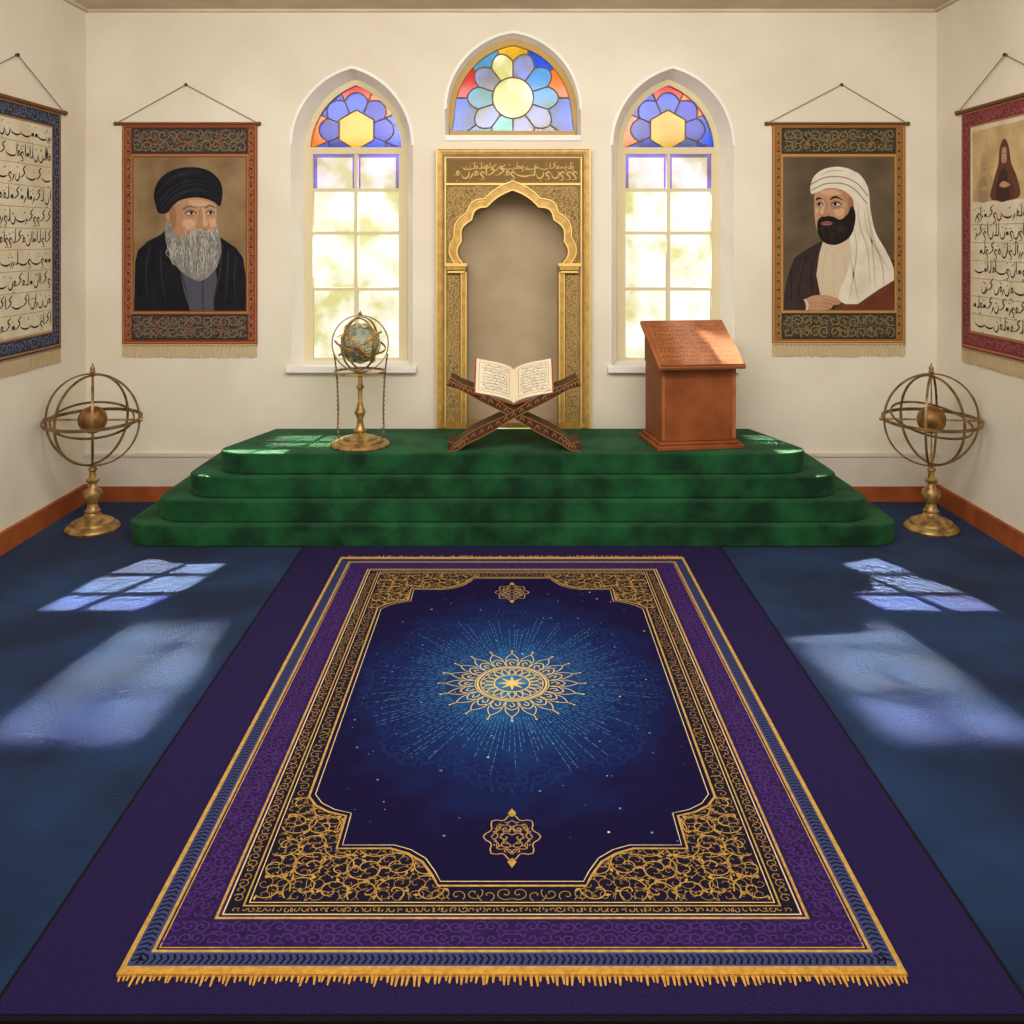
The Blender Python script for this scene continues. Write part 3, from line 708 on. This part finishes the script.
def paint1(p,x0,x1,y0,y1):
    ms=[M('paint_bg_umber',(150,124,92),.95,rgb2=(120,96,68),vs=3),M('paint_black',(22,22,26),.9,rgb2=(30,30,36),vs=10),skinA,skinS,M('paint_beard',(142,138,132),.95,rgb2=(116,112,108),vs=30),
        M('paint_grey_robe',(78,78,90),.9),M('paint_fold',(48,48,56),.9),M('paint_eye_white',(196,184,170),.9),M('paint_lip',(148,92,78),.9),M('paint_beard_light',(190,186,178),.95),skinH,M('paint_beard_dark',(96,92,88),.95),skinM]
    u=[.0]
    def H():
        u[0]+=.0001; return u[0]
    C=lambda q:clipx(q,x0,x1,y0,y1)
    p.rect(x0,x1,y0,y1,H(),0)
    p.poly(C([(134,315),(135,262),(138,250),(148,241),(160,235),(170,226),(212,232),(226,241),(236,248),(243,258),(247,275),(247,315)]),H(),1)
    p.poly(C([(184,258),(214,262),(217,280),(213,300),(214,315),(190,315),(184,292),(178,262)]),H(),5)
    hh=H(); p.rib([(202,270),(203,312)],.8,hh,6); hh=H()
    for k in range(4): p.disc(203,281+9*k,.9,hh,1,8)
    hh=H()
    for q in ([(168,234),(176,258),(186,290),(190,313)],[(222,244),(220,270),(215,295),(214,313)],[(150,246),(146,270),(148,313)],[(236,256),(234,280),(236,313)],[(160,250),(162,280),(168,313)],[(228,250),(227,275),(224,313)]): p.rib(crom(q,5,False),lambda t:1.2*sin(pi*min(1,t+.15))+.2,hh,6)
    p.blob([(164,208),(168,205),(171,211),(171,221),(167,225),(164,217)],H(),3)
    p.blob([(166,210),(169,210),(169,219),(167,219)],H(),2)
    p.blob([(169,205),(182,198),(202,198),(214,203),(216.5,212),(216,220),(217.5,227),(214,240),(202,248),(188,250),(176,242),(170,228),(168,215)],H(),2)
    p.blob([(169,206),(178,203),(182,211),(180,222),(184,232),(176,238),(170,228)],H(),12)
    p.blob([(169,208),(174,206),(176,216),(175,228),(171,228)],H(),3)
    p.blob([(183,221),(191,219.5),(195,224),(190,229),(184,227)],H(),10); p.blob([(209,220),(215,219),(215,226),(210,226)],H(),10); p.blob([(188,201.5),(200,200.5),(212,204),(206,206),(192,205)],H(),10)
    for q in ([(186,203.5),(198,202),(211,205)],[(195,206.8),(201,208)]): p.rib(crom(q,4,False),.45,H(),12)
    p.blob([(166,221),(171,224),(174,232),(180,237.5),(188,235),(195,231.5),(203,230.5),(211,232.5),(217,227),(220,238),(221,252),(217,266),(209,276),(200,281),(189,277),(177,267),(169,252),(165,236)],H(),4)
    rg=random.Random(2); hh=H()
    for k in range(420):
        x=rg.uniform(167,219); y=rg.uniform(229,266)
        if x<184 and y<238: y+=8
        l=rg.uniform(7,14)*(1-abs(x-194)/55)+2; xt=194+(x-194)*.82
        hh+=.0000012
        if y+l>279-abs(x-197)*.45: continue
        p.rib(crom([(x,y),(x+rg.uniform(-1.6,1.6),y+l*.5),(x+(xt-x)*.6+rg.uniform(-1,1),y+l)],3,False),lambda t:.65*(1-t*.75),hh,rg.choice((9,9,11,4,4,4)))
    hh=H()
    for k in range(44):
        sgn=1 if k%2 else -1; q=rg.uniform(0,1)
        xs=203+sgn*rg.uniform(0,2)+sgn*q*4; ys=230+rg.uniform(-.6,1.2); xe=203+(sgn*13 if sgn>0 else -17)*(.5+.5*q); ye=236+4*q+rg.uniform(-1,2)
        p.rib(crom([(xs,ys),((xs+xe)/2,ys+1.4+q*1.6),(xe,ye)],3,False),lambda t:1.0*(1-t*.7),hh+k*.000002,rg.choice((9,4,9,11)))
    p.blob([(198,237),(204,236.2),(208.5,237.2),(204,238.9)],H(),8); p.rib([(198,237.4),(208,237.4)],.5,H(),11)
    p.blob([(200,207),(203.5,208),(206.5,218),(209.5,224),(208.5,228),(203,229.6),(197.5,228.4),(196,225),(199,219)],H(),12)
    p.blob([(202,208),(204.5,210),(206,218),(208,224),(205,226.5),(202.5,224.5),(203,217)],H(),10)
    p.rib(crom([(197,225),(197.3,228),(200,228.6)],3,False),.6,H(),3); p.rib(crom([(202,229.4),(205.5,229.8),(208.5,228)],3,False),.8,H(),3); p.rib(crom([(199.5,210),(199,215),(198,220)],3,False),.8,H(),3)
    eye(p,H,190.5,213.5,4.8,.9,7,1,3,3); eye(p,H,210,213.2,3.7,.6,7,1,3,12)
    for q in ([(183,210),(188,206.5),(197,208)],[(205,207.8),(210,205.6),(215.5,208)]): p.rib(crom(q,4,False),lambda t:2.0*(1-.55*t),H(),11)
    p.rib(crom([(184,227),(188,231),(190,234)],3,False),.5,H(),3)
    p.blob([(156,206),(154,194),(158,182),(167,173),(181,168),(196,167.5),(209,171),(219,180),(222.5,192),(220,206),(214,202),(202,198),(190,198),(179,201),(172,207),(167,213),(159,213)],H(),1)
    hh=H()
    for q in ([(158,204),(172,188),(195,180),(219,186)],[(157,194),(172,179),(196,173),(214,177)],[(162,211),(176,195),(198,189),(221,198)],[(170,178),(190,171),(206,172)],[(168,205),(182,194),(200,191),(220,202)],[(160,208),(175,191),(197,184),(220,192)]): p.rib(crom(q,5,False),lambda t:.9*sin(pi*min(1,t+.1))+.1,hh,6)
    return ms
def paint2(p,x0,x1,y0,y1):
    ms=[M('paint_bg_olive',(104,90,70),.95,rgb2=(82,68,52),vs=3),M('paint_dark_cloak',(62,48,46),.9,rgb2=(48,38,38),vs=8),skinA,skinS,M('paint_white_cloth',(226,216,198),.95,rgb2=(212,200,180),vs=8),
        M('paint_thobe',(204,186,160),.9),M('paint_cloth_fold',(188,174,152),.9),M('paint_eye_white',(206,194,180),.9),M('paint_lip',(150,92,78),.9),M('paint_beard_black',(34,27,25),.95),skinH,M('paint_russet',(112,60,40),.9,rgb2=(92,48,32),vs=8),M('paint_band',(128,122,116),.9),skinM]
    u=[.0]
    def H():
        u[0]+=.0001; return u[0]
    C=lambda q:clipx(q,x0,x1,y0,y1)
    p.rect(x0,x1,y0,y1,H(),0)
    p.poly(C([(782,315),(783,292),(787,274),(793,258),(804,250),(820,241),(850,240),(895,260),(895,315)]),H(),1)
    p.poly(C([(822,240),(848,238),(858,262),(856,300),(820,300),(815,275),(818,254)]),H(),5)
    hh=H()
    for q in ([(822,246),(832,252),(843,246)],[(832,254),(833,296)],[(824,250),(820,296)],[(843,252),(846,296)]): p.rib(crom(q,4,False),.7,hh,6)
    for q in ([(806,254),(800,275),(796,300)],[(816,250),(810,272),(812,294)],[(790,270),(790,300)]): p.rib(crom(q,4,False),.9,hh,9)
    p.poly(C(crom([(840,200),(852,172),(866,186),(869,210),(874,232),(884,250),(892,268),(893,288),(880,298),(858,306),(840,302),(838,292),(846,272),(850,252),(847,236)],4)),H(),4)
    p.blob([(814,192),(824,186),(842,187),(851,198),(852,216),(848,232),(838,241),(824,240),(816,231),(813.5,218),(813,206)],H(),2)
    p.blob([(840,192),(850,198),(851,222),(845,228),(843,215),(845,204)],H(),13); p.blob([(847,198),(852,202),(852,218),(848,222),(847,210)],H(),3)
    p.blob([(832,210),(841,208.5),(843,214),(836,216)],H(),10); p.blob([(814.5,208),(818,209),(817,213),(815,213)],H(),10); p.blob([(818,192),(832,190),(840,194),(828,195.5)],H(),10)
    p.blob([(816,222),(819,217.5),(824,215.8),(832,216.8),(839,219.5),(846,214),(850.5,206),(854,214),(853,226),(849,236),(841,242.5),(832,245),(822,242),(816.5,233)],H(),9)
    rg=random.Random(6); hh=H()
    for k in range(60):
        x=rg.uniform(819,848);y=rg.uniform(222,236); p.rib([(x,y),(x+rg.uniform(-1,.6),y+5)],.45,hh+k*.000002,1)
    p.blob([(819.5,223),(825,221.2),(831,222.6),(829,225),(822,225.2)],H(),8); p.rib(crom([(819,223.2),(825,223),(832,223.6)],3,False),.5,H(),9)
    p.blob([(823,198),(826,204),(825,211),(828,213.5),(826,216.2),(819,216.4),(816.5,213.5),(819,208)],H(),13)
    p.blob([(821.5,200),(823.5,205),(822,211),(823,213.5),(818.5,214),(819.5,208)],H(),10)
    p.rib(crom([(817,214),(819,216.2),(822,215.8)],3,False),.6,H(),3); p.rib(crom([(825,216),(828,215),(827.5,212.5)],3,False),.6,H(),3); p.rib(crom([(825,201),(826,206),(825.5,210)],3,False),.6,H(),3)
    eye(p,H,818.3,204.8,3.0,-.5,7,9,3,13); eye(p,H,834.5,204.6,4.6,-.9,7,9,3,3)
    for q in ([(814.3,200.5),(817,198.2),(821.5,199.5)],[(828.5,199.8),(834,197),(842,200.5)]): p.rib(crom(q,4,False),lambda t:.6+1.5*sin(pi*min(1,t+.1)),H(),9)
    p.blob([(810,194),(809,186),(813,176),(823,169),(838,167),(852,171),(862,180),(867,194),(868,212),(863,224),(857,214),(852,200),(842,190.5),(828,188),(816,192)],H(),4)
    hh=H()
    for q in ([(809.5,184.5),(824,177.5),(842,177.5),(856,184),(866,196)],[(810,190.5),(824,184),(842,184),(854,190.5),(865.5,204)]): p.rib(crom(q,5,False),1.1,hh,12)
    hh=H()
    for q in ([(856,200),(858,225),(866,250),(868,285)],[(862,205),(866,232),(880,262),(882,294)],[(852,226),(855,250),(851,280),(848,300)],[(848,252),(852,275),(857,302)],[(868,220),(874,245),(888,272)],[(818,176),(830,171),(846,171)],[(864,200),(870,240),(874,290)]): p.rib(crom(q,6,False),lambda t:1.4*sin(pi*t)+.1,hh,6)
    p.poly(C([(832,315),(838,304),(856,304),(876,290),(895,280),(895,315)]),H(),11)
    p.poly(C([(780,315),(790,300),(806,294),(818,294),(824,315)]),H(),1)
    p.blob([(804,300),(812,295.5),(824,295),(834,297.5),(839,301),(838,304),(832,305),(828,309),(816,310.5),(806,309)],H(),2)
    hh=H()
    for q in ([(822,299),(830,300.5),(838,303)],[(820,302),(829,303.8),(835,305)],[(818,305.5),(824,307),(830,308)]): p.rib(crom(q,4,False),.6,hh,3)
    p.rib(crom([(803,299),(806,304),(805,310)],4,False),2.2,H(),5)
    return ms
mA=[M('scroll_red',(134,56,40),.95),M('scroll_dark',(60,48,46),.95),M('scroll_gold',(162,114,64),.9),M('scroll_rust',(140,68,44),.95),M('scroll_vine_tan',(140,112,80),.95),M('scroll_vine_teal',(98,92,84),.95)]
mB=[M('scroll_ochre',(144,94,50),.95),M('scroll_dark2',(56,50,42),.95),M('scroll_gold2',(182,138,76),.9),M('scroll_brown',(146,96,52),.95),M('scroll_vine_gold',(144,118,74),.95),M('scroll_vine_olive',(98,92,70),.95)]
scroll_px(122,257,124,344,186,85,'red-bordered cloth scroll with portrait of turbaned white-bearded person in black robe',mA,paint1,1)
scroll_px(771,904,124,343,840,85,'ochre-bordered cloth scroll with portrait of bearded person in white headscarf',mB,paint2,2)

def side_scroll(side,label,mats,paint,seed):
    xw=XL if side<0 else XR
    d0,d1=5.14,6.26; zt,zb_=2.755,1.16
    e=E('hanging_scroll',(xw,(d0+d1)/2,zt),label,'wall hanging')
    sg=1 if side<0 else -1
    def X(h0): return lambda p:(xw+sg*(h0+p[2]),p[0],p[1])
    b=MB(X(.006)); rg=random.Random(seed)
    b.prism([(d0,zb_),(d1,zb_),(d1,zt),(d0,zt)],0,.005,0); h=.0058
    b.frame(d0+.01,d1-.01,zb_+.01,zt-.01,.012,h,2)
    B_=.125; Bt=.12
    b.rect(d0+B_,d1-B_,zb_+Bt,zt-Bt,h,1)
    inside=lambda x,y:(d0+.03<x<d1-.03 and zb_+.03<y<zt-.03) and not (d0+B_-.02<x<d1-B_+.02 and zb_+Bt-.02<y<zt-Bt+.02)
    vines(b,inside,d0+.02,d1-.02,zb_+.02,zt-.02,.07,.006,h+.0006,4,rg); vines(b,inside,d0+.02,d1-.02,zb_+.02,zt-.02,.05,.005,h+.0004,5,rg)
    b.frame(d0+B_-.012,d1-B_+.012,zb_+Bt-.012,zt-Bt+.012,.01,h+.0006,2)
    b.build('cloth',mats,e,smooth=False)
    p=MB(X(.0125)); pm=paint(p,d0+B_,d1-B_,zb_+Bt,zt-Bt); p.build('calligraphy',pm,e,smooth=False)
    Y=X(.006); b=MB(); a,c=Y((d0-.04,zt,.014)),Y((d1+.04,zt,.014)); b.tube([a,c],.013,0,12); b.sphere(a,.018,0,12,8); b.sphere(c,.018,0,12,8); b.build('rod',[ROD],e)
    nl=Y(((d0+d1)/2,zt+.28,.012)); b=MB(); b.tube([a,nl],.003,0,6); b.tube([c,nl],.003,0,6); b.build('cord',[CORD],e)
    b=MB(); b.sphere(nl,.012,0,12,8); b.tube([(xw,nl[1],nl[2]),nl],.004,0,6); b.build('nail',[NAIL],e)
    b=MB(X(.006)); n=110; b.rect(d0,d1,zb_-.015,zb_,.004,0)
    for k in range(n):
        x=d0+(d1-d0)*(k+.5)/n; b.rib([(x,zb_),(x+rg.uniform(-.004,.004),zb_-.05),(x+rg.uniform(-.005,.005),zb_-.10+rg.uniform(-.008,.008))],.0095,.003+.001*(k%2),0)
    b.build('fringe',[FR],e,smooth=False)
RULE=M('rule_tan',(160,136,104),.9)
def pcal_l(p,x0,x1,z0,z1):
    rg=random.Random(77); n=10
    for k in range(n): 
        zz=z1-.085-(z1-z0-.14)*k/(n-1)
        cal(p,x1-.02,x0+.02,zz,.082,.0088,.0002,0,rg)
        p.rib([(x0+.01,zz-.048),(x1-.01,zz-.048)],.004,.0001,1)
    return [INK,RULE]
def pcal_r(p,x0,x1,z0,z1):
    ms=[INK,M('paint_robe_brown',(104,66,48),.9,rgb2=(84,50,38),vs=12),M('paint_robe_dark',(66,46,42),.9),skinA,M('paint_ochre',(204,178,132),.9,rgb2=(182,152,106),vs=8),RULE,M('paint_robe_pale',(176,150,112),.9),M('paint_robe_pale_shade',(156,130,96),.9)]
    rg=random.Random(78)
    zs=z1-.50
    p.rect(x0+.03,x1-.03,zs,z1-.03,.0001,4)
    for cx,sc,m1,m2 in ((x1-.42,1.15,1,2),(x1-.18,.95,6,7)):
        q=lambda L:[(cx+a*sc,zs+.01+c_*sc) for a,c_ in L]
        o=.0002 if sc>1.1 else 0
        p.blob(q([(-.14,0),(.13,0),(.11,.10),(.06,.19),(.045,.28),(0,.325),(-.045,.28),(-.07,.19),(-.13,.10)]),.0003+o,m1)
        p.blob(q([(-.05,0),(.08,0),(.05,.14),(-.02,.15)]),.0004+o,m2)
        p.blob(q([(-.024,.20),(0,.192),(.024,.20),(.026,.24),(.018,.275),(-.018,.275),(-.026,.24)]),.00045+o,3)
        p.rib(q([(-.017,.243),(-.006,.243)]),.005,.00055+o,0);p.rib(q([(.006,.243),(.017,.243)]),.005,.00055+o,0);p.rib(q([(-.008,.212),(.008,.212)]),.004,.00055+o,2)
        p.blob(q([(-.06,.07),(0,.06),(.05,.075),(.0,.095)]),.0005+o,3)
    n=7
    for k in range(n):
        zz=zs-.10-(zs-z0-.15)*k/(n-1)
        cal(p,x0+.02,x1-.02,zz,.082,.0088,.0002,0,rg)
        p.rib([(x0+.01,zz-.048),(x1-.01,zz-.048)],.004,.0001,5)
    return ms
BL=M('x_unused_black',(20,20,20))
mL=[M('scroll_navy',(42,54,86),.95,rgb2=(52,46,62),vs=4),PAPER,M('scroll_gold',(158,110,60)),BL,M('scroll_vine_blue',(108,112,124),.95),M('scroll_vine_navy',(78,86,110),.95)]
mR=[M('scroll_maroon',(128,50,60),.95,rgb2=(104,42,52),vs=5),PAPER,M('scroll_gold',(158,110,60)),BL,M('scroll_vine_rose',(156,92,88),.95),M('scroll_vine_wine',(146,74,76),.95)]
side_scroll(-1,'navy-bordered cloth scroll filled with black calligraphy on cream ground',mL,pcal_l,41)
side_scroll(1,'maroon-bordered cloth scroll with seated robed people and calligraphy',mR,pcal_r,42)

# ---------- world and lights
w=bpy.data.worlds.new('World'); scene.world=w; w.use_nodes=True; nt=w.node_tree;N=nt.nodes;L=nt.links
bg=N['Background']; tc=N.new('ShaderNodeTexCoord'); no=N.new('ShaderNodeTexNoise'); no.inputs['Scale'].default_value=30; no.inputs['Detail'].default_value=6
L.new(tc.outputs['Generated'],no.inputs['Vector']); r=N.new('ShaderNodeValToRGB'); r.color_ramp.elements[0].position=.38; r.color_ramp.elements[0].color=lin((222,214,142)); r.color_ramp.elements[1].position=.60; r.color_ramp.elements[1].color=lin((255,255,252))
q=r.color_ramp.elements.new(.48); q.color=lin((248,243,212))
L.new(no.outputs['Fac'],r.inputs['Fac']); L.new(r.outputs['Color'],bg.inputs['Color']); bg.inputs['Strength'].default_value=1.12
def light(kind,name,loc,tgt,energy,col,**kw):
    l=bpy.data.lights.new(name,kind); l.energy=energy; l.color=col
    for k,v in kw.items(): setattr(l,k,v)
    o=bpy.data.objects.new(name,l); o.location=loc; o.rotation_euler=(Vector(tgt)-Vector(loc)).to_track_quat('-Z','Y').to_euler(); scene.collection.objects.link(o); return o
def beam(xa,xb,z0,z1,dx,dy,Eir,spread,col):
    # collimated sun-like lamp outside the window, aimed through the opening
    d=Vector((dx,-dy,-1)).normalized()
    xl=(Vector((1,0,0))-d*d.x); wl=xl.length*(xb-xa); xl.normalize()
    zl=-d; yl=zl.cross(xl)
    be=-yl.y/d.y; vz=yl.z+be*d.z
    hl=(z1-z0)/abs(vz)
    l=bpy.data.lights.new('sun_beam','AREA'); l.shape='RECTANGLE'; l.size=wl; l.size_y=hl; l.spread=radians(spread); l.energy=Eir*wl*hl; l.color=col
    o=bpy.data.objects.new('sun_beam',l)
    m=Matrix((xl,yl,zl)).transposed().to_4x4(); m.translation=Vector(((xa+xb)/2,6.9,(z0+z1)/2))-d*3.2
    o.matrix_world=m; scene.collection.objects.link(o)
SC=(1,.93,.80)
# far patches
beam(-1.45,-.87,1.63,2.54,-.42,.88,42,.6,SC)
beam(.87,1.47,2.06,2.54,.42,.88,42,.6,SC)
beam(1.18,1.47,1.63,2.06,.42,.88,42,.6,SC)
# near patches
beam(-1.46,-.92,1.78,2.54,-.22,1.36,26,1.8,SC)
beam(.92,1.46,1.78,2.54,.22,1.36,26,1.8,SC)
# dais
beam(-1.45,-.90,1.50,2.2,-.12,.52,16,1.5,(1,.97,.86))
beam(1.32,1.48,1.45,2.1,.25,.50,16,1.5,(1,.97,.86))
light('AREA','added_fill_light',(0,1.4,3.45),(0,2.4,0),138,(1,.98,.95),shape='RECTANGLE',size=3.5,size_y=2.5)  # unseen fill light added under the ceiling to brighten the whole room
light('AREA','added_fill_light',(0,3.4,3.42),(0,6.65,1.0),178,(1,.96,.90),shape='RECTANGLE',size=4.5,size_y=1.0)  # another added fill, out of view, aimed to lift the end wall

cam=bpy.data.cameras.new('cam'); cam.sensor_width=36; cam.lens=F/1024*36; cam.shift_y=-(512-HY)/1024; cam.clip_end=200
co=bpy.data.objects.new('camera',cam); co.location=(0,0,CH); co.rotation_euler=(pi/2,0,0); scene.collection.objects.link(co); scene.camera=co
for o in bpy.data.objects:
    if '_o' in o: del o['_o']
